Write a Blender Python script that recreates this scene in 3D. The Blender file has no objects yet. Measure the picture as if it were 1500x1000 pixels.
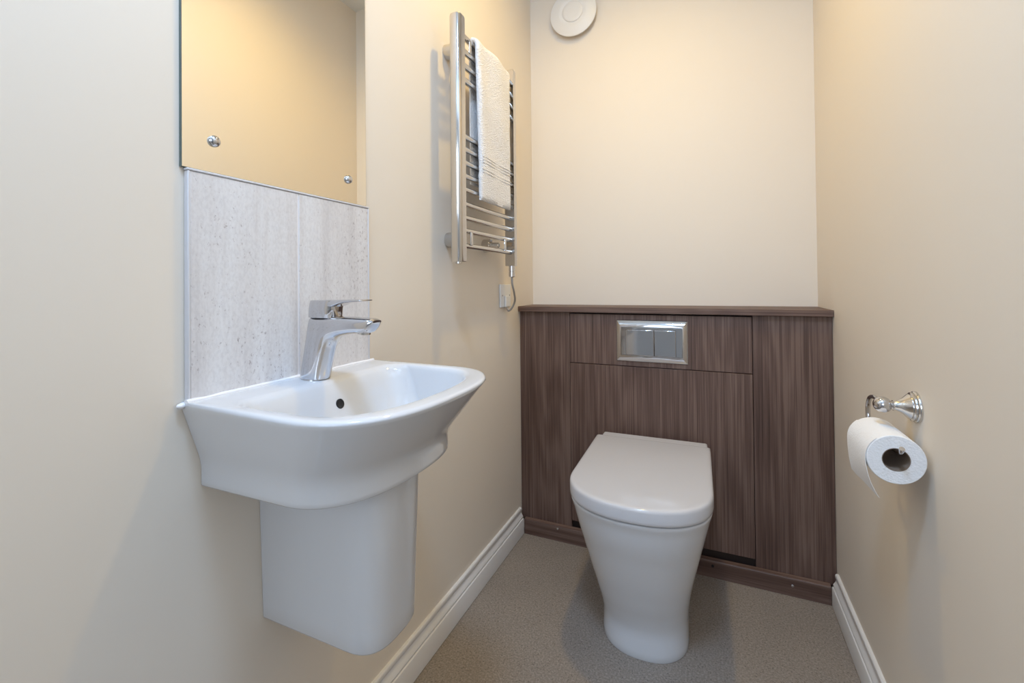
import bpy, bmesh, math, random
from mathutils import Vector, Matrix
random.seed(4)
scene = bpy.context.scene
COL = scene.collection
PI = math.pi

# ------------------------------------------------------------------ camera
CAM_F, CAM_YAW, CAM_PITCH, CAM_ROLL, CAM_CY = 652.43, math.radians(23.961), math.radians(0.5786), math.radians(-0.5511), 409.17
cd = bpy.data.cameras.new('camera'); cam = bpy.data.objects.new('camera', cd); COL.objects.link(cam)
_f = Vector((-math.sin(CAM_YAW)*math.cos(CAM_PITCH), math.cos(CAM_YAW)*math.cos(CAM_PITCH), math.sin(CAM_PITCH)))
_r = Vector((math.cos(CAM_YAW), math.sin(CAM_YAW), 0)); _u = _r.cross(_f)
_c, _s = math.cos(CAM_ROLL), math.sin(CAM_ROLL)
_r2 = _c*_r + _s*_u; _u2 = -_s*_r + _c*_u
cam.matrix_world = Matrix(((_r2.x, _u2.x, -_f.x, 0), (_r2.y, _u2.y, -_f.y, 0), (_r2.z, _u2.z, -_f.z, 1.0), (0, 0, 0, 1)))
cd.sensor_width = 36; cd.lens = 36*CAM_F/1500; cd.shift_y = (CAM_CY-500)/1500
cd.clip_start = 0.01
scene.camera = cam

# ------------------------------------------------------------------ world and large lights
w = bpy.data.worlds.new('world'); scene.world = w; w.use_nodes = True
w.node_tree.nodes['Background'].inputs[0].default_value = (0.62, 0.78, 1.0, 1)
w.node_tree.nodes['Background'].inputs[1].default_value = 1.5
def area(name, loc, rot, sx, sy, e, col):
    l = bpy.data.lights.new(name, 'AREA'); l.shape = 'RECTANGLE'; l.size = sx; l.size_y = sy; l.energy = e; l.color = col
    o = bpy.data.objects.new(name, l); COL.objects.link(o); o.location = loc; o.rotation_euler = rot
    return o
WIN = dict(x0=-0.75, x1=0.55, z0=0.95, z1=2.15, y=-1.9)          # hall window behind the camera
area('window_daylight', (-0.10, -1.87, 1.55), (math.radians(90), 0, 0), 1.24, 1.14, 17.0, (0.73, 0.84, 1.0))
FILL_PANEL = (-0.16, 0.12)
pl_ = area('fill_panel_glow', (FILL_PANEL[0], FILL_PANEL[1], 2.468), (0, 0, 0), .30, .30, 19.5, (0.44, 0.66, 1.0)); pl_.data.shape = 'DISK'  # added cool fill, stands in for light bounced off the ceiling
def spot(name, loc, e, size, blend, col, rad):
    l = bpy.data.lights.new(name, 'SPOT'); l.energy = e; l.spot_size = size; l.spot_blend = blend; l.color = col; l.shadow_soft_size = rad
    o = bpy.data.objects.new(name, l); COL.objects.link(o); o.location = loc
    return o
LAMP = (-0.20, 1.12)
spot('downlight_beam', (LAMP[0], LAMP[1], 2.478), 33, math.radians(158), 1.0, (1.0, 0.68, 0.16), 0.035)

vs = scene.view_settings
vs.view_transform = 'Standard'; vs.look = 'None'; vs.gamma = 1; vs.exposure = 0.0; vs.use_curve_mapping = False

# ------------------------------------------------------------------ materials
def mat(name, col=(.8, .8, .8), rough=.5, metal=0.0, **kw):
    m = bpy.data.materials.new(name); m.use_nodes = True
    b = m.node_tree.nodes['Principled BSDF']
    b.inputs['Base Color'].default_value = (*col, 1); b.inputs['Roughness'].default_value = rough; b.inputs['Metallic'].default_value = metal
    for k, v in kw.items(): b.inputs[k.replace('_', ' ')].default_value = v
    return m, m.node_tree, b
def N(nt, t, **kw):
    n = nt.nodes.new(t)
    for k, v in kw.items():
        if hasattr(n, k): setattr(n, k, v)
        else: n.inputs[k].default_value = v
    return n
def noise_bump(nt, b, scale, strength, dist=0.001, detail=4, coord='Object'):
    tc = N(nt, 'ShaderNodeTexCoord'); no = N(nt, 'ShaderNodeTexNoise'); no.inputs['Scale'].default_value = scale; no.inputs['Detail'].default_value = detail
    bp = N(nt, 'ShaderNodeBump'); bp.inputs['Strength'].default_value = strength; bp.inputs['Distance'].default_value = dist
    nt.links.new(tc.outputs[coord], no.inputs['Vector']); nt.links.new(no.outputs['Fac'], bp.inputs['Height']); nt.links.new(bp.outputs['Normal'], b.inputs['Normal'])
    return no
def ramp(nt, stops):
    r = N(nt, 'ShaderNodeValToRGB'); e = r.color_ramp.elements
    while len(e) < len(stops): e.new(0.5)
    for i, (p, c) in enumerate(stops): e[i].position = p; e[i].color = (*c, 1)
    return r

M = {}
M['wall'], nt, b = mat('cream_wall_paint', (.84, .755, .645), .62); noise_bump(nt, b, 90, .06, .001)
M['ceiling'], nt, b = mat('white_ceiling_paint', (.85, .84, .81), .8); noise_bump(nt, b, 90, .05, .001)
M['hall'], nt, b = mat('hall_wall_paint', (.80, .80, .79), .7); noise_bump(nt, b, 90, .05, .001)
M['gloss'], nt, b = mat('white_gloss_wood_paint', (.80, .78, .76), .28); noise_bump(nt, b, 40, .04, .001)
M['ceramic'], nt, b = mat('white_glazed_ceramic', (.67, .675, .69), .07); b.inputs['Coat Weight'].default_value = .3; b.inputs['Coat Roughness'].default_value = .03
M['seat'], nt, b = mat('white_seat_plastic', (.62, .605, .61), .09)
M['plastic'], nt, b = mat('white_plastic', (.82, .80, .77), .4)
M['socket'], nt, b = mat('white_moulded_plastic', (.83, .83, .83), .3)
M['silicone'], nt, b = mat('white_silicone', (.88, .87, .88), .35); noise_bump(nt, b, 60, .3, .002)
M['chrome'], nt, b = mat('polished_chrome', (.62, .62, .64), .06, 1.0)
M['satin'], nt, b = mat('soft_chrome', (.68, .67, .655), .16, 1.0)
M['rail'], nt, b = mat('rail_chrome', (.63, .61, .585), .13, 1.0)
M['mirror'], nt, b = mat('mirror_silver', (.95, .92, .84), .003, 1.0)
M['mirror_edge'], nt, b = mat('mirror_glass_edge', (.10, .13, .12), .15)
M['gap_shade'], nt, b = mat('dark_brown_gap_shade', (.035, .021, .016), .8)  # dark brown carries the shade of the gaps between panels
M['dark'], nt, b = mat('dark_void_shade', (.012, .010, .010), .8)  # near-black stands in for shade in holes and gaps
M['cable'], nt, b = mat('grey_cable', (.32, .29, .26), .35)
M['glass'], nt, b = mat('window_glass', (1, 1, 1), 0.0); b.inputs['Transmission Weight'].default_value = 1; b.inputs['IOR'].default_value = 1.02
M['grout'], nt, b = mat('white_grout', (.87, .86, .89), .75)
M['trim'], nt, b = mat('pale_tile_trim', (.70, .69, .71), .5)
M['lens'], nt, b = mat('lamp_lens', (1, .9, .75), .4); b.inputs['Emission Color'].default_value = (1, .72, .3, 1); b.inputs['Emission Strength'].default_value = 6
M['fill_diffuser'], nt, b = mat('fill_panel_diffuser', (.9, .95, 1), .5); b.inputs['Emission Color'].default_value = (.53, .70, 1, 1); b.inputs['Emission Strength'].default_value = 4  # glow of the added fill panel
M['core'], nt, b = mat('brown_card_core', (.27, .20, .145), .85); noise_bump(nt, b, 200, .2)

def wood(name, horizontal=False):
    m, nt, b = mat(name, (.1, .07, .06), .5)
    L = nt.links.new
    tc = N(nt, 'ShaderNodeTexCoord'); oi = N(nt, 'ShaderNodeObjectInfo')
    add = N(nt, 'ShaderNodeVectorMath', operation='MULTIPLY_ADD'); add.inputs[1].default_value = (1, 1, 1)
    comb = N(nt, 'ShaderNodeCombineXYZ'); mu = N(nt, 'ShaderNodeMath', operation='MULTIPLY'); mu.inputs[1].default_value = 7.0
    L(oi.outputs['Random'], mu.inputs[0])
    for i in range(3): L(mu.outputs[0], comb.inputs[i])
    L(tc.outputs['Object'], add.inputs[0]); L(comb.outputs[0], add.inputs[2])
    def stretched(across, along, scale, detail, rough=.55, dist=0.0):
        mp = N(nt, 'ShaderNodeMapping'); mp.inputs['Scale'].default_value = (along, across, across) if horizontal else (across, across, along)
        L(add.outputs[0], mp.inputs['Vector'])
        no = N(nt, 'ShaderNodeTexNoise'); no.inputs['Scale'].default_value = scale; no.inputs['Detail'].default_value = detail; no.inputs['Roughness'].default_value = rough; no.inputs['Distortion'].default_value = dist
        L(mp.outputs[0], no.inputs['Vector']); return no
    broad = stretched(1.0, .05, 22, 2.0, .5, .2)
    mid = stretched(1.0, .016, 150, 4, .6, .15)
    fine = stretched(1.0, .010, 420, 3, .6)
    # cathedral figure: rings of a tall, distorted field
    wv = N(nt, 'ShaderNodeMapping'); wv.inputs['Scale'].default_value = (.16, 1, 1) if horizontal else (1, 1, .10); L(add.outputs[0], wv.inputs['Vector'])
    dn = N(nt, 'ShaderNodeTexNoise'); dn.inputs['Scale'].default_value = 5; dn.inputs['Detail'].default_value = 1.5; L(wv.outputs[0], dn.inputs['Vector'])
    sn = N(nt, 'ShaderNodeMath', operation='MULTIPLY'); sn.inputs[1].default_value = 85; L(dn.outputs['Fac'], sn.inputs[0])
    si = N(nt, 'ShaderNodeMath', operation='SINE'); L(sn.outputs[0], si.inputs[0])
    mix1 = N(nt, 'ShaderNodeMath', operation='MULTIPLY_ADD'); mix1.inputs[1].default_value = .042; L(si.outputs[0], mix1.inputs[0])
    s1 = N(nt, 'ShaderNodeMath', operation='MULTIPLY_ADD'); s1.inputs[1].default_value = .75; L(mid.outputs['Fac'], s1.inputs[0])
    s2 = N(nt, 'ShaderNodeMath', operation='MULTIPLY'); s2.inputs[1].default_value = .42; L(broad.outputs['Fac'], s2.inputs[0])
    L(s2.outputs[0], s1.inputs[2])
    s3 = N(nt, 'ShaderNodeMath', operation='MULTIPLY_ADD'); s3.inputs[1].default_value = .45; L(fine.outputs['Fac'], s3.inputs[0]); L(s1.outputs[0], s3.inputs[2])
    L(s3.outputs[0], mix1.inputs[2])
    r = ramp(nt, [(.50, (.044, .020, .0145)), (.68, (.086, .045, .032)), (.80, (.120, .068, .050)), (.95, (.185, .116, .088))])
    L(mix1.outputs[0], r.inputs[0]); L(r.outputs[0], b.inputs['Base Color'])
    bp = N(nt, 'ShaderNodeBump'); bp.inputs['Strength'].default_value = .12; bp.inputs['Distance'].default_value = .0006
    L(s3.outputs[0], bp.inputs['Height']); L(bp.outputs[0], b.inputs['Normal'])
    return m
M['wood'] = wood('walnut_laminate'); M['wood_h'] = wood('walnut_laminate_horizontal', True)

def floor_mat():
    m, nt, b = mat('speckled_vinyl', (.2, .18, .16), .48); L = nt.links.new
    tc = N(nt, 'ShaderNodeTexCoord')
    n1 = N(nt, 'ShaderNodeTexNoise'); n1.inputs['Scale'].default_value = 210; n1.inputs['Detail'].default_value = 3; n1.inputs['Roughness'].default_value = .7
    n2 = N(nt, 'ShaderNodeTexNoise'); n2.inputs['Scale'].default_value = 5; n2.inputs['Detail'].default_value = 3
    vo = N(nt, 'ShaderNodeTexVoronoi'); vo.inputs['Scale'].default_value = 120
    for n in (n1, n2, vo): L(tc.outputs['Object'], n.inputs['Vector'])
    r1 = ramp(nt, [(.28, (.19, .158, .132)), (.50, (.29, .246, .208)), (.72, (.43, .375, .325))]); L(n1.outputs['Fac'], r1.inputs[0])
    r2 = ramp(nt, [(.3, (.92, .92, .92)), (.7, (1.06, 1.05, 1.03))]); L(n2.outputs['Fac'], r2.inputs[0])
    mx = N(nt, 'ShaderNodeMix', data_type='RGBA', blend_type='MULTIPLY'); mx.inputs[0].default_value = 1
    L(r1.outputs[0], mx.inputs[6]); L(r2.outputs[0], mx.inputs[7])
    rv = ramp(nt, [(0.0, (.35, .33, .31)), (.15, (.55, .53, .51)), (.24, (1, 1, 1))]); L(vo.outputs['Distance'], rv.inputs[0])
    mx2 = N(nt, 'ShaderNodeMix', data_type='RGBA', blend_type='MULTIPLY'); mx2.inputs[0].default_value = .8
    L(mx.outputs[2], mx2.inputs[6]); L(rv.outputs[0], mx2.inputs[7]); L(mx2.outputs[2], b.inputs['Base Color'])
    bp = N(nt, 'ShaderNodeBump'); bp.inputs['Strength'].default_value = .15; bp.inputs['Distance'].default_value = .001
    L(n1.outputs['Fac'], bp.inputs['Height']); L(bp.outputs[0], b.inputs['Normal'])
    return m
M['floor'] = floor_mat()

def tile_mat():
    m, nt, b = mat('pale_travertine_tile', (.7, .68, .69), .38); L = nt.links.new
    tc = N(nt, 'ShaderNodeTexCoord')
    def ns(sc, scale, detail, rough=.6):
        mp = N(nt, 'ShaderNodeMapping'); mp.inputs['Scale'].default_value = sc; L(tc.outputs['Object'], mp.inputs['Vector'])
        n = N(nt, 'ShaderNodeTexNoise'); n.inputs['Scale'].default_value = scale; n.inputs['Detail'].default_value = detail; n.inputs['Roughness'].default_value = rough
        L(mp.outputs[0], n.inputs['Vector']); return n
    streak = ns((1, 1, .06), 28, 4); patch = ns((1, 1, .35), 9, 2); grain = ns((1, 1, .6), 240, 2)
    pit = ns((1, 1, .55), 190, 3, .75)
    r1 = ramp(nt, [(.3, (.68, .65, .645)), (.5, (.78, .755, .75)), (.7, (.835, .825, .83))]); L(streak.outputs['Fac'], r1.inputs[0])
    rg = ramp(nt, [(.3, (.88, .87, .87)), (.6, (1, 1, 1))]); L(grain.outputs['Fac'], rg.inputs[0])
    mx = N(nt, 'ShaderNodeMix', data_type='RGBA', blend_type='MULTIPLY'); mx.inputs[0].default_value = .8; L(r1.outputs[0], mx.inputs[6]); L(rg.outputs[0], mx.inputs[7])
    # pits gather where the patch field is high
    ad = N(nt, 'ShaderNodeMath', operation='MULTIPLY_ADD'); ad.inputs[1].default_value = .32; L(patch.outputs['Fac'], ad.inputs[0]); L(pit.outputs['Fac'], ad.inputs[2])
    rp = ramp(nt, [(.79, (1, 1, 1)), (.85, (.78, .75, .75)), (.93, (.48, .45, .44))]); L(ad.outputs[0], rp.inputs[0])
    mx2 = N(nt, 'ShaderNodeMix', data_type='RGBA', blend_type='MULTIPLY'); mx2.inputs[0].default_value = 1; L(mx.outputs[2], mx2.inputs[6]); L(rp.outputs[0], mx2.inputs[7])
    L(mx2.outputs[2], b.inputs['Base Color'])
    bp = N(nt, 'ShaderNodeBump'); bp.inputs['Strength'].default_value = .25; bp.inputs['Distance'].default_value = .0008
    L(rp.outputs[0], bp.inputs['Height']); L(bp.outputs[0], b.inputs['Normal'])
    return m
M['tile'] = tile_mat()

def cloth(name, col, scale, strength, dist):
    m, nt, b = mat(name, col, .95); b.inputs['Sheen Weight'].default_value = .3; L = nt.links.new
    tc = N(nt, 'ShaderNodeTexCoord')
    vo = N(nt, 'ShaderNodeTexVoronoi'); vo.inputs['Scale'].default_value = scale; L(tc.outputs['Object'], vo.inputs['Vector'])
    no = N(nt, 'ShaderNodeTexNoise'); no.inputs['Scale'].default_value = scale*.25; L(tc.outputs['Object'], no.inputs['Vector'])
    a = N(nt, 'ShaderNodeMath', operation='ADD'); L(vo.outputs['Distance'], a.inputs[0]); L(no.outputs['Fac'], a.inputs[1])
    bp = N(nt, 'ShaderNodeBump'); bp.inputs['Strength'].default_value = strength; bp.inputs['Distance'].default_value = dist
    L(a.outputs[0], bp.inputs['Height']); L(bp.outputs[0], b.inputs['Normal'])
    return m
M['towel'] = cloth('white_terry', (.93, .905, .88), 300, .6, .005)
M['paper'] = cloth('white_tissue', (.87, .85, .83), 300, .35, .0015)

# ------------------------------------------------------------------ helpers
def finish(me, material, sharp=35):
    me.materials.append(material)
    if sharp is not None:
        me.shade_smooth(); me.set_sharp_from_angle(angle=math.radians(sharp))
def obj(name, verts, faces, material, parent=None, sharp=35, bevel=0, seg=2, subsurf=0, recalc=True):
    off = parent_loc(parent)
    bm = bmesh.new()
    vv = [bm.verts.new(Vector(v)-off) for v in verts]
    for f in faces:
        try: bm.faces.new([vv[i] for i in f])
        except ValueError: pass
    if recalc: bmesh.ops.recalc_face_normals(bm, faces=bm.faces)
    me = bpy.data.meshes.new(name); bm.to_mesh(me); bm.free()
    finish(me, material, sharp)
    o = bpy.data.objects.new(name, me); COL.objects.link(o)
    if parent: o.parent = parent
    if bevel:
        md = o.modifiers.new('bevel', 'BEVEL'); md.width = bevel; md.segments = seg; md.limit_method = 'ANGLE'; md.angle_limit = math.radians(40)
        md.harden_normals = False
    if subsurf:
        md = o.modifiers.new('sub', 'SUBSURF'); md.levels = subsurf; md.render_levels = subsurf
    return o
def parent_loc(p):
    v = Vector((0, 0, 0))
    while p: v += p.location; p = p.parent
    return v
def thing(name, label, cat, loc, group=None):
    o = bpy.data.objects.new(name, None); COL.objects.link(o); o.location = loc; o.empty_display_size = .05
    o['label'] = label; o['category'] = cat
    if group: o['group'] = group
    return o
def tag(o, label, cat, group=None):
    o['label'] = label; o['category'] = cat
    if group: o['group'] = group
    return o
def struct(o, label=None, cat=None):
    o['kind'] = 'structure'
    if label: o['label'] = label
    if cat: o['category'] = cat
    return o
def boxgeo(x0, x1, y0, y1, z0, z1, base=0):
    v = [(x0, y0, z0), (x1, y0, z0), (x1, y1, z0), (x0, y1, z0), (x0, y0, z1), (x1, y0, z1), (x1, y1, z1), (x0, y1, z1)]
    f = [(0, 3, 2, 1), (4, 5, 6, 7), (0, 1, 5, 4), (1, 2, 6, 5), (2, 3, 7, 6), (3, 0, 4, 7)]
    return v, [tuple(i+base for i in q) for q in f]
def box(name, x0, x1, y0, y1, z0, z1, material, parent=None, bevel=0, seg=2):
    v, f = boxgeo(x0, x1, y0, y1, z0, z1); return obj(name, v, f, material, parent, bevel=bevel, seg=seg)
def boxes(name, lst, material, parent=None, bevel=0):
    V, F = [], []
    for bx in lst:
        v, f = boxgeo(*bx, base=len(V)); V += v; F += f
    return obj(name, V, F, material, parent, bevel=bevel)
def loft(name, rings, material, parent=None, cap0=True, cap1=True, sharp=35, closed=True, bevel=0, subsurf=0):
    n = len(rings[0]); V = [p for r in rings for p in r]; F = []
    for i in range(len(rings)-1):
        for j in range(n if closed else n-1):
            k = (j+1) % n
            F.append((i*n+j, i*n+k, (i+1)*n+k, (i+1)*n+j))
    if cap0: F.append(tuple(range(n))[::-1])
    if cap1: F.append(tuple((len(rings)-1)*n+j for j in range(n)))
    return obj(name, V, F, material, parent, sharp=sharp, bevel=bevel, subsurf=subsurf)
def frame_from(d):
    d = Vector(d).normalized(); a = Vector((0, 0, 1)) if abs(d.z) < .9 else Vector((1, 0, 0))
    u = d.cross(a).normalized(); return u, d.cross(u).normalized()
def lathe(name, base, axis, prof, material, parent=None, n=32, sharp=35, cap0=True, cap1=True):
    """prof: list of (distance along axis, radius)"""
    base = Vector(base); ax = Vector(axis).normalized(); u, v = frame_from(ax)
    rings = [[base+ax*t+(u*math.cos(2*PI*k/n)+v*math.sin(2*PI*k/n))*max(r, 1e-5) for k in range(n)] for t, r in prof]
    return loft(name, rings, material, parent, cap0, cap1, sharp)
def smooth_path(pts, sub=8):
    P = [Vector(p) for p in pts]; out = []
    for i in range(len(P)-1):
        p0, p1, p2, p3 = P[max(i-1, 0)], P[i], P[i+1], P[min(i+2, len(P)-1)]
        for s in range(sub):
            t = s/sub
            out.append(.5*((2*p1)+(p2-p0)*t+(2*p0-5*p1+4*p2-p3)*t*t+(3*p1-p0-3*p2+p3)*t**3))
    out.append(P[-1]); return out
def tube(name, pts, r, material, parent=None, n=14, sub=8, rfun=None):
    pts = smooth_path(pts, sub) if sub else [Vector(p) for p in pts]
    rings = []; u = None
    for i, p in enumerate(pts):
        d = (pts[min(i+1, len(pts)-1)]-pts[max(i-1, 0)]).normalized()
        if u is None: u, _ = frame_from(d)
        u = (u-d*u.dot(d)).normalized(); v = d.cross(u)
        rr = rfun(i/(len(pts)-1)) if rfun else r
        rings.append([p+(u*math.cos(2*PI*k/n)+v*math.sin(2*PI*k/n))*rr for k in range(n)])
    return loft(name, rings, material, parent, sharp=50)
def inset_poly(pts, d):
    """offset a closed 2D polygon inwards by d (counter-clockwise order)"""
    n = len(pts); out = []
    for i in range(n):
        p0, p1, p2 = Vector(pts[i-1]), Vector(pts[i]), Vector(pts[(i+1) % n])
        e1 = (p1-p0).normalized(); e2 = (p2-p1).normalized()
        n1 = Vector((-e1.y, e1.x)); n2 = Vector((-e2.y, e2.x)); m = n1+n2
        m = m/max(m.length_squared, 1e-9)*2
        if m.length > 1.8: m = m.normalized()*1.8
        out.append(tuple(p1+m*d))
    return out
def slab_round(name, prof, place, half, r, material, parent=None, seg=5, sharp=30):
    """2D profile extruded to +-half with a rounded edge of radius r. place(a, b, t) -> xyz"""
    area2 = sum(prof[i-1][0]*prof[i][1]-prof[i][0]*prof[i-1][1] for i in range(len(prof)))
    if area2 < 0: prof = prof[::-1]
    layers = []
    for i in range(seg+1):
        a = PI/2*(1-i/seg); layers.append((-(half-r)-r*math.sin(a), r*(1-math.cos(a))))
    for i in range(seg+1):
        a = PI/2*i/seg; layers.append(((half-r)+r*math.sin(a), r*(1-math.cos(a))))
    rings = [[place(a, b, t) for a, b in inset_poly(prof, d)] for t, d in layers]
    return loft(name, rings, material, parent, sharp=sharp)

# ------------------------------------------------------------------ the room shell
XL, XR = -0.711, 0.348
YBL, YBR = 1.826, 1.880            # the back wall runs slightly off square
YF, ZC = -0.28, 2.50
HX0, HX1, HY = -1.7, 1.5, -1.9     # hall behind the camera
struct(box('floor', HX0-.1, HX1+.1, HY-.1, 2.0, -.06, 0, M['floor']))
struct(box('ceiling', HX0-.1, HX1+.1, HY-.1, 2.0, ZC, ZC+.06, M['ceiling']))
def prism(name, foot, z0, z1, material, parent=None, bevel=0):
    return loft(name, [[(x, y, z0) for x, y in foot], [(x, y, z1) for x, y in foot]], material, parent, bevel=bevel)
struct(prism('wall_left', [(XL, YF), (XL, 2.0), (XL-.1, 2.0), (XL-.1, YF)], 0, ZC, M['wall']))
struct(prism('wall_right', [(XR, YF), (XR+.1, YF), (XR+.1, 2.0), (XR, 2.0)], 0, ZC, M['wall']))
struct(prism('wall_back', [(XL, YBL), (XR, YBR), (XR, 2.0), (XL, 2.0)], 0, ZC, M['wall']))
DX0, DX1, DZ = -.56, .30, 2.04     # doorway the camera stands in
struct(boxes('wall_front', [(HX0, DX0, YF-.1, YF, 0, ZC), (DX1, HX1, YF-.1, YF, 0, ZC), (DX0, DX1, YF-.1, YF, DZ, ZC)], M['hall']))
struct(boxes('trim_1', [(DX0-.06, DX0+.012, YF-.115, YF+.012, 0, DZ+.05), (DX1-.012, DX1+.035, YF-.115, YF+.012, 0, DZ+.05), (DX0+.012, DX1-.012, YF-.115, YF+.012, DZ-.012, DZ+.05)], M['gloss']))
struct(box('wall_hall_left', HX0-.1, HX0, HY-.1, YF-.1, 0, ZC, M['hall']))
struct(box('wall_hall_right', HX1, HX1+.1, HY-.1, YF-.1, 0, ZC, M['hall']))
struct(boxes('wall_hall_back', [(HX0, WIN['x0'], HY-.1, HY, 0, ZC), (WIN['x1'], HX1, HY-.1, HY, 0, ZC), (WIN['x0'], WIN['x1'], HY-.1, HY, 0, WIN['z0']), (WIN['x0'], WIN['x1'], HY-.1, HY, WIN['z1'], ZC)], M['hall']))
x0, x1, z0, z1 = WIN['x0'], WIN['x1'], WIN['z0'], WIN['z1']
wf = struct(boxes('window_1', [(x0, x0+.05, HY-.09, HY-.03, z0, z1), (x1-.05, x1, HY-.09, HY-.03, z0, z1), (x0+.05, x1-.05, HY-.09, HY-.03, z0, z0+.05), (x0+.05, x1-.05, HY-.09, HY-.03, z1-.05, z1), ((x0+x1)/2-.025, (x0+x1)/2+.025, HY-.09, HY-.03, z0+.05, z1-.05)], M['gloss']))
for k in range(2):
    xa = x0+.05 if k == 0 else (x0+x1)/2+.025; xb = (x0+x1)/2-.025 if k == 0 else x1-.05
    box('window_pane', xa, xb, HY-.063, HY-.057, z0+.05, z1-.05, M['glass'], wf)

# skirting boards
SK = [(0, .103), (.006, .103), (.0085, .1005), (.0095, .096), (.0085, .0905), (.0065, .087), (.0068, .083), (.0095, .077), (.0128, .0725), (.0145, .068), (.0142, .0645), (.0125, .0630), (.0165, .0610), (.0178, .0580), (.0178, .002), (0, .002)]
YK = 1.655
struct(loft('baseboard_left', [[(XL+d, y, z) for d, z in SK] for y in (YF+.012, YK)], M['gloss'], sharp=25))
struct(loft('baseboard_right', [[(XR-d, y, z) for d, z in SK] for y in (YF+.012, YK)], M['gloss'], sharp=25))

# ------------------------------------------------------------------ boxed-in cistern cabinet
YP = 1.674
cab = thing('cistern_cabinet', 'dark walnut laminate boxing panels behind the white toilet', 'cabinet', (-.18, 1.75, 0))
g = .0012
box('side_panel', XL+g, -.5005, YP, YP+.016, .055, .888, M['wood'], cab, .0006)
box('side_panel', .1265, XR-g, YP, YP+.016, .055, .888, M['wood'], cab, .0006)
box('access_panel', -.4985, .1245, YP-.004, YP+.014, .6955, .8830, M['wood'], cab, .0008)
box('door_panel', -.4985, .1245, YP-.004, YP+.014, .0865, .6930, M['wood'], cab, .0008)
box('gap_shade_back', XL+.01, XR-.01, YP+.018, YP+.026, .01, .886, M['gap_shade'], cab)  # dark sheet behind the panels, shade of the gaps put into its colour
prof = [(1.6576, .001), (1.6576, .0535), (1.6600, .0570), (1.6725, .0610), (1.6725, .001)]
pl = loft('plinth', [[(x, y, z) for y, z in prof] for x in (XL+.0185, XR-.0185)], M['wood_h'], cab, sharp=30)
for x, z in ((-.5538, .0480), (.227, .0345)):
    lathe('screw_cap', (x, 1.6577, z), (0, -1, 0), [(0, .0042), (.0012, .0040), (.0018, .0028), (.002, .0005)], M['chrome'], pl, 16)
lathe('screw_hole', (-.004, 1.6577, .0400), (0, -1, 0), [(0, .0046), (.0006, .0044), (.0007, .002)], M['dark'], pl, 14)  # flat dark cap painting the shade inside the hole
# worktop
wt = prism('worktop', [(XL+.0008, 1.655), (XR-.0008, 1.655), (XR-.0008, YBR-.001), (XL+.0008, YBL-.001)], .8890, .9095, M['wood_h'], bevel=.0012)
tag(wt, 'narrow dark walnut laminate top over the boxing panels', 'worktop')

# flush plate
FX0, FX1, FZ0, FZ1 = -.3190, -.0735, .7130, .8640
FY = YP-.0043
fp = thing('flush_plate', 'rectangular chrome dual flush plate on the walnut panel', 'flush plate', ((FX0+FX1)/2, FY, FZ0))
def rectring(ix, iz, y, x0=FX0, x1=FX1, z0=FZ0, z1=FZ1):
    return [(x0+ix, y, z0+iz), (x1-ix, y, z0+iz), (x1-ix, y, z1-iz), (x0+ix, y, z1-iz)]
def curvedframe():
    rings = [rectring(0, 0, FY), rectring(0, 0, FY-.003), rectring(.0015, .0015, FY-.0045)]
    for i in range(7):
        t = i/6; rings.append(rectring(.0025+.0165*t, .0025+.0225*t, FY-.0045-.0085*math.sin(t*PI/2)))
    return rings
loft('frame', curvedframe(), M['chrome'], fp, cap0=True, cap1=False, sharp=28)
IX0, IX1, IZ0, IZ1 = FX0+.019, FX1-.019, FZ0+.025, FZ1-.025
BX = [(-.2830, -.1855), (-.1835, -.1120)]; BZ0, BZ1 = .7345, .8300
box('centre_plate', IX0-.001, IX1+.001, FY-.0128, FY-.001, IZ0-.001, IZ1+.001, M['dark'], fp)
boxes('surround', [(IX0, BX[0][0]-.0008, FY-.0140, FY-.0128, IZ0, IZ1), (BX[1][1]+.0008, IX1, FY-.0140, FY-.0128, IZ0, IZ1), (BX[0][0]-.0008, BX[1][1]+.0008, FY-.0140, FY-.0128, BZ1+.0008, IZ1)], M['chrome'], fp)
for a, b_ in BX:
    box('flush_button', a, b_, FY-.0165, FY-.0128, BZ0+.004, BZ1, M['chrome'], fp, .0014, 3)

# ------------------------------------------------------------------ toilet
tl = thing('toilet', 'white ceramic back to wall toilet with closed lid', 'toilet', (-.185, 1.40, 0))
def dring(cx, hw, yb, yf, z, n=2.1, ystart=None, rb=0.0, cnt=(8, 10, 36)):
    """D outline: straight back at yb, straight sides, super-elliptic front reaching yf"""
    nb, ns, nf = cnt
    ys = ystart if ystart is not None else yf+hw*.95
    pts = []
    for i in range(nb): pts.append((cx-hw+rb+2*(hw-rb)*i/nb, yb, z)) if not rb else pts.append((cx-(hw-rb)+2*(hw-rb)*i/(nb-1), yb, z))
    for i in range(ns):
        t = i/ns
        pts.append((cx+hw, yb-rb+(ys-(yb-rb))*t, z))
    for i in range(nf+1):
        a = PI*i/nf; c, s = math.cos(a), math.sin(a)
        pts.append((cx+hw*math.copysign(abs(c)**(2/n), c), ys-(ys-yf)*abs(s)**(2/n), z))
    for i in range(1, ns):
        t = i/ns; pts.append((cx-hw, ys+((yb-rb)-ys)*t, z))
    if rb: pts.append((cx-hw, yb-rb, z))
    return pts
YB_T = YP-.0095
def ybt(z): return YB_T if z > .07 else 1.6530
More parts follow.
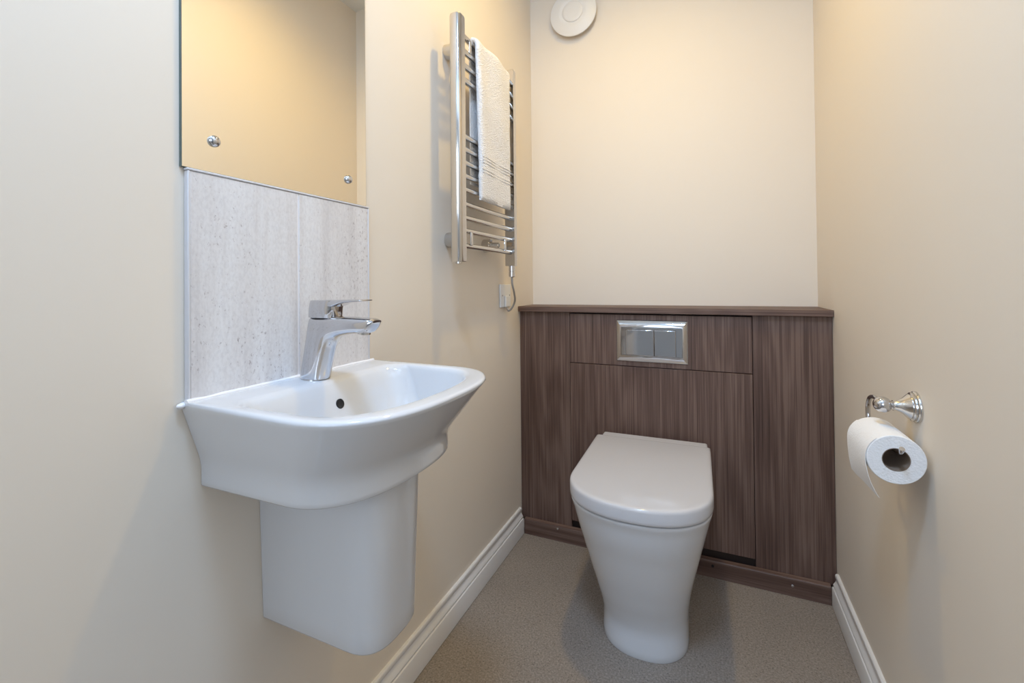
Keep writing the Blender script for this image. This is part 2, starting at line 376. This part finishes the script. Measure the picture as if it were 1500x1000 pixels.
def interp(tab, z):
    for i in range(len(tab)-1):
        a, b_ = tab[i], tab[i+1]
        if z <= b_[0]:
            t = (z-a[0])/(b_[0]-a[0]); 
            p0 = tab[max(i-1, 0)]; p3 = tab[min(i+2, len(tab)-1)]
            return [.5*((2*a[k])+(b_[k]-p0[k])*t+(2*p0[k]-5*a[k]+4*b_[k]-p3[k])*t*t+(3*a[k]-p0[k]-3*b_[k]+p3[k])*t**3) for k in range(1, len(a))]
    return list(tab[-1][1:])
# z, half width, front y, centre x, start of the front curve
PAN = [(0.0, .1180, 1.221, -.184, 1.335), (.035, .1170, 1.222, -.184, 1.335), (.065, .1168, 1.223, -.184, 1.335), (.095, .1190, 1.215, -.185, 1.330),
       (.15, .1275, 1.194, -.187, 1.318), (.22, .1420, 1.167, -.188, 1.303), (.30, .1590, 1.139, -.188, 1.285), (.36, .1720, 1.117, -.188, 1.272), (.392, .1795, 1.109, -.188, 1.266), (.414, .1848, 1.1005, -.188, 1.262)]
rings = []
zs = [0.0, .004]+[.02+i*.0157 for i in range(25)]+[.405, .411, .4155]
for z in zs:
    hw, yf, cx, ys = interp(PAN, z)
    if z == 0: hw -= .002; yf += .002
    rings.append(dring(cx, hw, ybt(z), yf, z, 2.25, ys))
hw, yf, cx, ys = PAN[-1][1:]
for dz, di in ((.0190, .0008), (.0202, .0025), (.0206, .006), (.0206, .012)):
    rings.append(dring(cx, hw-di, YB_T-.0, yf+di, .3975+dz+.0, 2.25, ys))
loft('pan', rings, M['ceramic'], tl, sharp=50)
# seat (almost hidden under the lid) and wrap-over lid
def slabrings(prof, cx, hw, yb, yf, ys, n, rb):
    return [dring(cx, hw-i, yb-i, yf+i, z, n, ys, rb) for z, i in prof]
loft('seat', slabrings([(.4195, .014), (.4205, .0125), (.4290, .0115), (.4300, .013)], -.188, .1855, 1.592, 1.102, 1.262, 2.25, .004), M['seat'], tl, sharp=45)
lidprof = [(.4235, .003), (.4225, .0012), (.4235, .0004), (.4300, .0), (.4500, .0002), (.4550, .0012), (.4578, .0030), (.4594, .0058), (.4602, .0095), (.4606, .0150)]
loft('lid', slabrings([(.4310, .003)]+lidprof[1:], -.188, .1875, 1.596, 1.095, 1.262, 2.25, .004), M['seat'], tl, sharp=45)
box('hinge_block', -.358, -.010, 1.5975, 1.642, .4195, .4560, M['seat'], tl, .006, 4)
tl.rotation_euler.z = .02
lathe('fixing_cap', (-.0745, 1.470, .045), (1, 0, 0), [(0, .0085), (.004, .008), (.0065, .0055), (.0072, .0005)], M['chrome'], tl, 18)

# ------------------------------------------------------------------ wash basin on the left wall
YM = .5975
bs = thing('wash_basin', 'small white ceramic wall hung basin with a half pedestal below', 'basin', (XL, YM, .425))
def bring(xb, xf, hwb, hwf, xs, z, n, cnt=(16, 12, 48), rb=0.0, zt=None):
    """basin outline seen from above: flat back at xb, sides widening from hwb to hwf at xs, curved front at xf"""
    nb, ns, nf = cnt; pts = []
    for i in range(nb): pts.append((xb, YM-(hwb-rb)+2*(hwb-rb)*i/(nb-(1 if rb else 0)), z))
    for i in range(ns):
        t = i/ns; pts.append((xb+rb+(xs-xb-rb)*t, YM+hwb+(hwf-hwb)*t, z))
    for i in range(nf+1):
        a = PI*i/nf; c, s = math.cos(a), math.sin(a)
        pts.append((xs+(xf-xs)*abs(s)**(2/n), YM+hwf*math.copysign(abs(c)**(2/n), c), z))
    for i in range(1, ns):
        t = i/ns; pts.append((xs+(xb+rb-xs)*t, YM-hwf+(hwf-hwb)*t, z))
    if rb: pts.append((xb+rb, YM-hwb, z))
    return pts
def cntpts(rb): return (16, 12, 48)
XW = XL+.0008
# outside: z, front x, half width at back, half width at front, start of curve
def outer(z):
    t = 0.0 if z < .718 else ((z-.718)**2/.064/.092 if z < .750 else (z-.734)/.0920)
    # soft foot: vertical skirt below, flare above
    xf = -.428+(.069)*t; hb = .1690+.0285*t; hf = .1660+.0345*t; xs = -.545+.040*t
    return bring(XW, xf, hb, hf, xs, z, 2.45+.25*min(1, t))
rings = []
base = bring(XW, -.432, .167, .164, -.547, .697, 2.45)
rings.append(bring(XW, -.436, .164, .161, -.547, .6965, 2.45)); rings.append(base)
for z in (.700, .706, .712, .718, .724, .730, .736, .742, .748, .754, .76, .77, .78, .79,   .80, .808, .814, .820, .826): rings.append(outer(z))
for z, d in ((.8285, .0006), (.8304, .0022), (.8316, .0048), (.8320, .0085)):
    rings.append(bring(XW, -.359-d, .1975, .2005-d, -.505, z, 2.7))
# rounded lip into the bowl, bowl outline with the tap deck behind
def bowl(xb, xf, hwb, hwf, xs, z, rb, n=2.5):
    # same vertex count as bring(): pad back edge
    nb, ns, nf = 16, 12, 48; pts = []
    for i in range(nb):
        u = i/nb*2-1                                   # -1..1 along the back including rounded corners
        y = u*hwb; e = max(0, abs(y)-(hwb-rb))
        pts.append((xb+rb-math.sqrt(max(rb*rb-e*e, 0)), YM+y, z))
    for i in range(ns):
        t = i/ns; pts.append((xb+rb+(xs-xb-rb)*t, YM+hwb+(hwf-hwb)*t, z))
    for i in range(nf+1):
        a = PI*i/nf; c, s = math.cos(a), math.sin(a)
        pts.append((xs+(xf-xs)*abs(s)**(2/n), YM+hwf*math.copysign(abs(c)**(2/n), c), z))
    for i in range(1, ns):
        t = i/ns; pts.append((xs+(xb+rb-xs)*t, YM-hwf+(hwf-hwb)*t, z))
    return pts
rings.append(bowl(-.640, -.386, .1830, .1800, -.500, .8318, .030))
rings.append(bowl(-.634, -.392, .1800, .1765, -.500, .8305, .032))
rings.append(bowl(-.628, -.397, .1775, .1740, -.500, .8275, .034))
rings.append(bowl(-.623, -.401, .1755, .1720, -.500, .8220, .036))
rings.append(bowl(-.616, -.408, .1725, .1690, -.500, .8050, .040))
rings.append(bowl(-.604, -.420, .1670, .1630, -.500, .7750, .045))
rings.append(bowl(-.592, -.434, .1590, .1540, -.502, .7480, .050))
rings.append(bowl(-.578, -.452, .1440, .1380, -.506, .7320, .055))
rings.append(bowl(-.560, -.472, .1100, .1050, -.510, .7240, .050))
rings.append(bowl(-.540, -.492, .0500, .0450, -.515, .7200, .020))
body = loft('basin_body', rings, M['ceramic'], bs, sharp=60)
# overflow: dark disc, the hole's shade put into its colour, facing out of the sloping back of the bowl
on = Vector((.95, 0, .30)).normalized(); oc = Vector((-.6085, .606, .7885))
lathe('overflow_hole', oc-on*.001, on, [(0, .0088), (.0014, .0088), (.0018, .0078), (.0012, .0070), (.0006, .003)], M['dark'], body, 24)
lathe('waste_drain', (-.516, YM, .7202), (0, 0, 1), [(0, .030), (.002, .030), (.004, .027), (.0045, .0005)], M['chrome'], bs, 28)
# silicone bead where the basin meets the tiles and its blob at the end
def bead(name, y0, y1, r, seed):
    rnd = random.Random(seed); rings = []; n = 30
    for i in range(n+1):
        y = y0+(y1-y0)*i/n; rr = r*(1+rnd.uniform(-.18, .18))
        rings.append([(XL+.0125+rr*math.cos(a), y, .8318+rr*.9*math.sin(a)) for a in [2*PI*k/10 for k in range(10)]])
    return loft(name, rings, M['silicone'], bs, sharp=60)
bead('sealant_bead', .400, .794, .0042, 2)
rnd = random.Random(7)
rings = [[(XL+.007+rr*1.1*math.cos(a), .3955+t, .8275+rr*math.sin(a)+rnd.uniform(-.0006, .0006)) for a in [2*PI*k/12 for k in range(12)]] for t, rr in ((-.0050, .001), (-.003, .0030), (0, .0042), (.004, .0042), (.008, .004))]
loft('sealant_blob', rings, M['silicone'], bs, sharp=60)
# half pedestal
def ped(z, t, ins=0.0):
    return bring(XW, -.4705+.010*t-ins, .0675+.008*t-ins, .0665+.008*t-ins, -.535, z, 3.0)
rings = [ped(.4255, 0, .010), ped(.4262, 0, .005), ped(.4285, 0, .002), ped(.4325, 0, 0)]
for i in range(1, 12): rings.append(ped(.4325+(.704-.4325)*i/11, i/11))
rings.append(ped(.7055, 1, .02))
loft('half_pedestal', rings, M['ceramic'], bs, sharp=50)

# ------------------------------------------------------------------ tap
tp = thing('basin_tap', 'chrome single lever mixer tap standing on the basin', 'tap', (-.657, YM, .832))
place = lambda a, b_, t: (a, YM+t, b_)
def arc(cx, cz, r, a0, a1, n): return [(cx+r*math.cos(math.radians(a0+(a1-a0)*i/n)), cz+r*math.sin(math.radians(a0+(a1-a0)*i/n))) for i in range(n+1)]
OUT = [(-.6865, .8335), (-.6830, .8520), (-.6785, .8740), (-.6735, .8980), (-.6690, .9220), (-.6655, .9385), (-.6610, .9440), (-.6500, .9458), (-.6250, .9462), (-.5950, .9461), (-.5650, .9457), (-.5400, .9450), (-.5240, .9440), (-.5165, .9405)]
INN = [(-.6330, .8335), (-.6290, .8500), (-.6245, .8660), (-.6200, .8810), (-.6155, .8930), (-.6100, .9010), (-.6050, .9055), (-.5985, .9090), (-.5880, .9120), (-.5740, .9145), (-.5580, .9165), (-.5410, .9170), (-.5280, .9210), (-.5175, .9350)]
WID = [.0212, .0208, .0204, .0201, .0199, .0198, .0197, .0195, .0190, .0184, .0178, .0172, .0160, .0110]
OUT, INN, WID = [[q for q in smooth_path([(p[0], 0, p[1]) for p in L_], 4)] for L_ in (OUT, INN)]+[smooth_path([(v, 0, 0) for v in WID], 4)]
def tapring(o_, i_, hw, n=2.7, m=36):
    c = (o_+i_)/2; h = (o_-i_)/2; out = []
    for k in range(m):
        a = 2*PI*k/m; ca, sa = math.cos(a), math.sin(a)
        p = c+h*math.copysign(abs(ca)**(2/n), ca); out.append((p.x, YM+hw*math.copysign(abs(sa)**(2/n), sa), p.z))
    return out
loft('tap_body', [tapring(o_, i_, w_.x) for o_, i_, w_ in zip(OUT, INN, WID)], M['chrome'], tp, sharp=60)
lathe('base_ring', (-.6598, YM, .8322), (0, 0, 1), [(0, .0245), (.0010, .0245), (.0013, .0235)], M['satin'], tp, 32)
lathe('aerator', (-.5445, YM, .9185), (-.10, 0, -1), [(-.004, .0110), (.0020, .0110), (.0026, .0100), (.0022, .0070)], M['satin'], tp, 24)
def planring(x0, x1, hw, z, n=3.2, m=40):
    out = []
    for k in range(m):
        a = 2*PI*k/m; ca, sa = math.cos(a), math.sin(a)
        out.append(((x0+x1)/2+(x1-x0)/2*math.copysign(abs(ca)**(2/n), ca), YM+hw*math.copysign(abs(sa)**(2/n), sa), z))
    return out
loft('handle_collar', [planring(-.6600, -.6070, .0165, .9400), planring(-.6600, -.6070, .0165, .9440)], M['dark'], tp)
hb = loft('handle_block', [planring(-.6640, -.6045, .0186, .9432), planring(-.6648, -.6035, .0194, .9440), planring(-.6635, -.6025, .0198, .9600), planring(-.6615, -.6000, .0197, .9690), planring(-.6600, -.5980, .0192, .9735), planring(-.6580, -.6000, .0175, .9745)], M['chrome'], tp, sharp=50)
rings = []
for x, hw, zt, zb in ((-.6350, .0175, .9748, .9600), (-.6100, .0180, .9752, .9610), (-.5980, .0178, .9754, .9640), (-.5880, .0172, .9756, .9675), (-.5760, .0166, .9758, .9697), (-.5600, .0158, .9760, .9713), (-.5450, .0150, .9762, .9724), (-.5395, .0142, .9760, .9730), (-.5378, .0130, .9752, .9738)):
    c, h = (zt+zb)/2, (zt-zb)/2
    rings.append([(x, YM+hw*math.copysign(abs(math.cos(a))**(2/5), math.cos(a)), c+h*math.copysign(abs(math.sin(a))**(2/2.6), math.sin(a))) for a in [2*PI*k/32 for k in range(32)]])
loft('lever', rings, M['chrome'], tp, sharp=60)

# ------------------------------------------------------------------ splashback tiles and mirror
sp = thing('tile_splashback', 'two pale speckled stone tiles between the basin and the mirror', 'tiles', (XL, .59, .832))
TY0, TY1, TZ0, TZ1 = .4045, .7870, .8325, 1.1725
box('tile', XL+.0012, XL+.0095, TY0+.004, .5955, TZ0, TZ1, M['tile'], sp, .0008)
box('tile', XL+.0012, XL+.0095, .5995, TY1-.004, TZ0, TZ1, M['tile'], sp, .0008)
box('grout_joint', XL+.0012, XL+.0086, .5957, .5993, TZ0, TZ1, M['grout'], sp)
for a, b_ in ((TY0, TY0+.0038), (TY1-.0038, TY1)): box('edge_trim', XL+.0008, XL+.0104, a, b_, TZ0, TZ1, M['trim'], sp, .0012)
box('top_trim', XL+.0008, XL+.0108, TY0-.001, TY1, TZ1+.0005, TZ1+.0040, M['trim'], sp, .0010)
mr = thing('wall_mirror', 'frameless rectangular mirror held by chrome dome screws', 'mirror', (XL, .59, 1.178))
MY0, MY1, MZ0, MZ1 = .3985, .7830, 1.1772, 1.80
box('glass_edge', XL+.0004, XL+.0050, MY0, MY1, MZ0, MZ1, M['mirror_edge'], mr)
box('silvered_face', XL+.0051, XL+.0056, MY0+.0008, MY1-.0008, MZ0+.0008, MZ1-.0008, M['mirror'], mr)
for y in (.4455, .7280):
    for z in (1.2270, 1.750):
        lathe('dome_screw', (XL+.0057, y, z), (1, 0, 0), [(0, .0088), (.0018, .0090), (.0042, .0082), (.0066, .0060), (.0080, .0032), (.0085, .0004)], M['chrome'], mr, 24)

# ------------------------------------------------------------------ heated towel rail
tr = thing('towel_rail', 'chrome ladder heated towel rail on the cream wall', 'towel rail', (XL, 1.26, 1.063))
UX0, UX1 = -.659, -.623
def upright(yin, sgn):
    """D section, flat face towards the bars, convex face outwards"""
    pts = [(UX0, yin), (UX1, yin), (UX1, yin+sgn*.012)]
    for i in range(1, 14):
        a = PI*i/14; pts.append((-.641+.018*math.copysign(abs(math.cos(a))**.62, math.cos(a)), yin+sgn*(.012+.020*math.sin(a)**.62)))
    pts.append((UX0, yin+sgn*.012))
    return pts
for yin, sgn in ((1.0905, -1), (1.4265, 1)):
    sec = upright(yin, sgn); cx, cy = -.641, yin+sgn*.016
    sc = lambda k, z: [(cx+(x-cx)*k, cy+(y-cy)*k, z) for x, y in sec]
    u = loft('upright', [sc(.80, 1.0630), sc(.96, 1.0635), sc(1, 1.0655), sc(1, 1.7500), sc(.92, 1.7555), sc(.62, 1.7580)], M['rail'], tr, sharp=30)
    if sgn < 0: lathe('end_plug', (-.640, cy, 1.0635), (0, 0, -1), [(0, .0085), (.0052, .0085), (.0060, .0070)], M['rail'], u, 18)
BZ = [1.7130, 1.6710, 1.6300, 1.5885, 1.4250, 1.3880, 1.3495, 1.3115, 1.2720, 1.2300, 1.1910, 1.1535, 1.1105]
for z in BZ:
    pts = []
    for i in range(13):
        t = i/12; pts.append((-.6400, 1.0895+.338*t, z))
    tube('bar', pts, .0083, M['rail'], tr, 16, 0)
for y, z in ((1.1340, 1.1320), (1.1340, 1.6915), (1.3660, 1.1320), (1.4050, 1.6915)):
    if 1:
        br = lathe('wall_bracket', (XL+.0004, y, z), (1, 0, 0), [(0, .0205), (.0006, .0225), (.0260, .0225), (.0280, .0205), (.0290, .0120), (.0540, .0090), (.0560, .0070)], M['rail'], tr, 22)
        box('bracket_clip', -.6330, -.6285, y-.0060, y+.0060, z-.0195, z+.0195, M['rail'], br, .0025, 3)
# element, gland and flex
lathe('heating_element', (-.640, 1.4400, 1.0630), (0, 0, -1), [(0, .0110), (.0180, .0110), (.0185, .0095), (.0200, .0095), (.0205, .0110), (.0370, .0110), (.0385, .0080), (.0400, .0040)], M['chrome'], tr, 22)
tube('power_flex', [(-.640, 1.4400, 1.026), (-.6400, 1.4420, 1.000), (-.6430, 1.4640, .970), (-.6560, 1.500, .938), (-.6720, 1.510, .912), (-.6860, 1.512, .9005), (-.6960, 1.522, .9060), (-.7000, 1.5300, .9180)], .0036, M['cable'], tr, 10)

# flex outlet plate
op = thing('flex_outlet', 'square white flex outlet plate below the towel rail', 'socket', (XL, 1.525, .913))
box('face_plate', XL+.0004, XL+.0085, 1.4790, 1.5690, .9130, .9990, M['socket'], op, .003, 3)
box('flex_cover', XL+.0086, XL+.0150, 1.5090, 1.5400, .9140, .9560, M['socket'], op, .003, 3)
for y in (1.4930, 1.5560):
    lathe('plate_screw', (XL+.0086, y, .9575), (1, 0, 0), [(0, .0030), (.0008, .0028), (.0010, .0006)], M['cable'], op, 14)

# ------------------------------------------------------------------ towel over the top bar
def towel():
    xc, zc = -.640, 1.7130
    rI = .0092; th = .0150
    def path():
        out = []                                            # (point, normal) along the middle of the inner surface
        for i in range(30):
            t = i/29; z = 1.300+(zc-1.300)*t; out.append(((xc-rI, z), (-1, 0)))
        for i in range(1, 14):
            a = PI-PI*i/14; out.append(((xc+rI*math.cos(a), zc+rI*math.sin(a)), (math.cos(a), math.sin(a))))
        for i in range(44):
            t = i/43; z = zc-(zc-1.252)*t; out.append(((xc+rI, z), (1, 0)))
        return out
    P = path(); ny = 26; V, F = [], []
    rnd = random.Random(3)
    def wob(y, z, k): return .0022*math.sin(y*38+z*9+k)+.0013*math.sin(z*33+y*21+2*k)
    def span(z, front):
        # left edge drifts inwards towards the hem
        l = 1.1580+(.022*max(0, (1.70-z)/.45) if front else .012); r = 1.3890-(.004*max(0, (1.70-z)/.45))
        if front and z < 1.337: l -= .004
        return l, r
    m = len(P)
    for side in (0, 1):
        for i, ((x, z), (nx, nz)) in enumerate(P):
            front = nx > 0 or (nx == 0); l, r = span(z, nx > -.5)
            for j in range(ny+1):
                t = j/ny; y = l+(r-l)*t
                e = min(1.0, min(t, 1-t)*ny/2.2); e = math.sqrt(max(0, 1-(1-e)**2))       # rounded selvedge
                ei = min(1.0, min(i, m-1-i)/2.0); ei = math.sqrt(max(0, 1-(1-ei)**2))
                T = th if nx > -.2 else .0075
                T *= 1.0+.10*math.sin(y*50)*.5
                half = T/2*(.55+.45*e*ei)
                off = T/2+(half if side else -half)
                if side: off += wob(y, z, 0)*(e*ei)*(1 if nx > -.2 else .3)
                off = max(off, .0006)
                V.append((x+nx*off, y, z+nz*off))
    def idx(s, i, j): return (s*m+i)*(ny+1)+j
    for i in range(m-1):
        for j in range(ny):
            F.append((idx(1, i, j), idx(1, i, j+1), idx(1, i+1, j+1), idx(1, i+1, j)))
            F.append((idx(0, i, j), idx(0, i+1, j), idx(0, i+1, j+1), idx(0, i, j+1)))
        for j in (0, ny): F.append((idx(0, i, j), idx(1, i, j), idx(1, i+1, j), idx(0, i+1, j)))
    for j in range(ny):
        for i in (0, m-1): F.append((idx(0, i, j), idx(1, i, j), idx(1, i, j+1), idx(0, i, j+1)))
    o = obj('hand_towel', V, F, M['towel'], None, sharp=80)
    tag(o, 'white terry towel folded over the top of the chrome rail', 'towel')
    o2 = o
    xf = xc+rI+th
    for z in (1.383, 1.374, 1.365, 1.345, 1.336):
        pts = []
        for i in range(15):
            t = i/14; y = 1.178+.205*t; pts.append((xf-.0002+wob(y, z, 0)*.9, y, z))
        tube('woven_band', pts, .0014, M['towel'], o2, 6, 0)
    return o
towel()

# ------------------------------------------------------------------ extractor vent on the back wall
vx, vz = -.513, 2.137
vy = YBL+(YBR-YBL)*((vx-XL)/(XR-XL))
vn = Vector((YBR-YBL, -(XR-XL), 0)).normalized()
ev = thing('air_vent', 'round white extractor vent high on the back wall', 'vent', (vx, vy, vz))
vb = Vector((vx, vy, vz))
lathe('mounting_ring', vb+vn*.0006, vn, [(0, .070), (.020, .070), (.021, .066)], M['plastic'], ev, 40)
lathe('outer_dish', vb+vn*.0212, vn, [(0, .078), (.001, .096), (.0045, .0985), (.0075, .0975), (.0115, .086), (.0150, .062), (.0158, .050), (.0140, .0465), (.0142, .0440)], M['plastic'], ev, 64, 50)
lathe('centre_disc', vb+vn*.0352, vn, [(0, .0438), (.0025, .0432), (.0042, .0400), (.0050, .0250), (.0052, .0005)], M['plastic'], ev, 48, 50)

# ------------------------------------------------------------------ paper holder and roll on the right wall
hy, hz, hx = 1.0625, .7640, .2990
th_ = thing('paper_holder', 'chrome toilet paper holder with flared wall rose', 'paper holder', (XR, hy, hz))
lathe('wall_rose', (XR-.0004, hy, hz), (-1, 0, 0), [(0, .0290), (.0030, .0290), (.0045, .0280), (.0055, .0258), (.0060, .0268), (.0085, .0262), (.0100, .0240), (.0105, .0225), (.0120, .0230), (.0140, .0212), (.0200, .0150), (.0260, .0110), (.0320, .0085), (.0335, .0080)], M['satin'], th_, 40, 40)
lathe('neck_ring', (XR-.0338, hy, hz), (-1, 0, 0), [(0, .0078), (.0005, .0092), (.0020, .0092), (.0025, .0075), (.0040, .0065)], M['satin'], th_, 28, 40)
lathe('ball_end', (XR-.0375, hy, hz), (-1, 0, 0), [(.0135-.0150*math.cos(PI*i/14), max(.0150*math.sin(PI*i/14), .0003)) for i in range(1, 15)], M['chrome'], th_, 28, 60)
tube('arm', [(hx, hy+.010, hz), (hx, hy+.030, hz+.001), (hx, hy+.058, hz+.001), (hx, hy+.080, hz-.006), (hx, hy+.092, hz-.022), (hx, hy+.094, hz-.042), (hx, hy+.086, hz-.058), (hx, hy+.066, hz-.0665), (hx, hy+.030, hz-.0672), (hx, hy-.030, hz-.0672), (hx, hy-.058, hz-.0672), (hx, hy-.068, hz-.0668), (hx, hy-.079, hz-.0625), (hx, hy-.0865, hz-.0545)], .0042, M['chrome'], th_, 14, 8)
RY0, RY1, RR, RC = .9990, 1.1180, .0430, .0195
rz = hz-.0672+.0042-RC+.0003
rx = hx-.0015
rl = thing('toilet_roll', 'white toilet paper roll with a torn hanging end', 'toilet roll', (rx, (RY0+RY1)/2, rz-RR))
L_ = RY1-RY0
lathe('paper_winding', (rx, RY0, rz), (0, 1, 0), [(.0, RC+.0012), (.0, RR-.0012), (.0012, RR), (L_-.0012, RR), (L_, RR-.0012), (L_, RC+.0012), (0, RC+.0012)], M['paper'], rl, 56, 40, False, False)
lathe('card_core', (rx, RY0+.0005, rz), (0, 1, 0), [(0, RC), (0, RC+.0010), (L_-.001, RC+.0010), (L_-.001, RC), (0, RC)], M['core'], rl, 48, 40, False, False)
def tail():
    V, F = [], []; nu, nv = 22, 20
    for s in (0, 1):
        for i in range(nu+1):
            u = i/nu                                   # 0 at the far end of the roll, 1 at the near end
            y = RY1-.001-(L_-.002)*u
            length = .1120+.006*u+.0015*math.sin(u*9)
            for j in range(nv+1):
                d = length*j/nv
                arc0 = math.radians(128); al = .075     # leaves the winding over its left shoulder
                aend = PI
                la = RR*(aend-arc0)
                rr = RR+.0007+s*.0006
                if d < la:
                    a = arc0+d/RR; x = rx+rr*math.cos(a); z = rz+rr*math.sin(a)
                else:
                    q = d-la; x = rx-rr+.235*q*q/.085*(.45+.65*u)+.0; z = rz-q*(1-.10*(q/.08))
                V.append((x, y, z))
    def ix(s, i, j): return (s*(nu+1)+i)*(nv+1)+j
    for i in range(nu):
        for j in range(nv):
            F.append((ix(0, i, j), ix(0, i, j+1), ix(0, i+1, j+1), ix(0, i+1, j))); F.append((ix(1, i, j), ix(1, i+1, j), ix(1, i+1, j+1), ix(1, i, j+1)))
        for j in (0, nv): F.append((ix(0, i, j), ix(0, i+1, j), ix(1, i+1, j), ix(1, i, j)))
    for j in range(nv):
        for i in (0, nu): F.append((ix(0, i, j), ix(1, i, j), ix(1, i, j+1), ix(0, i, j+1)))
    obj('loose_end', V, F, M['paper'], rl, sharp=60)
tail()

# ------------------------------------------------------------------ ceiling downlight
dl = thing('ceiling_downlight', 'round recessed downlight in the white ceiling', 'ceiling light', (LAMP[0], LAMP[1], ZC))
lathe('bezel', (LAMP[0], LAMP[1], ZC-.0004), (0, 0, -1), [(0, .046), (.004, .045), (.0055, .040), (.0050, .035), (.0010, .034)], M['chrome'], dl, 40)
lathe('lamp_lens', (LAMP[0], LAMP[1], ZC-.0016), (0, 0, -1), [(0, .0325), (.0030, .0320), (.0040, .0005)], M['lens'], dl, 32)

cp = thing('added_fill_panel', 'added round flat fill light, unseen, on the ceiling near the doorway', 'ceiling light', (FILL_PANEL[0], FILL_PANEL[1], ZC))  # added fixture, out of view, built round the cool fill
lathe('fill_housing', (FILL_PANEL[0], FILL_PANEL[1], ZC-.0004), (0, 0, -1), [(0, .165), (.024, .165), (.028, .160), (.028, .153)], M['plastic'], cp, 56)
lathe('fill_diffuser', (FILL_PANEL[0], FILL_PANEL[1], ZC-.0286), (0, 0, -1), [(0, .152), (.001, .152), (.0012, .0005)], M['fill_diffuser'], cp, 48)
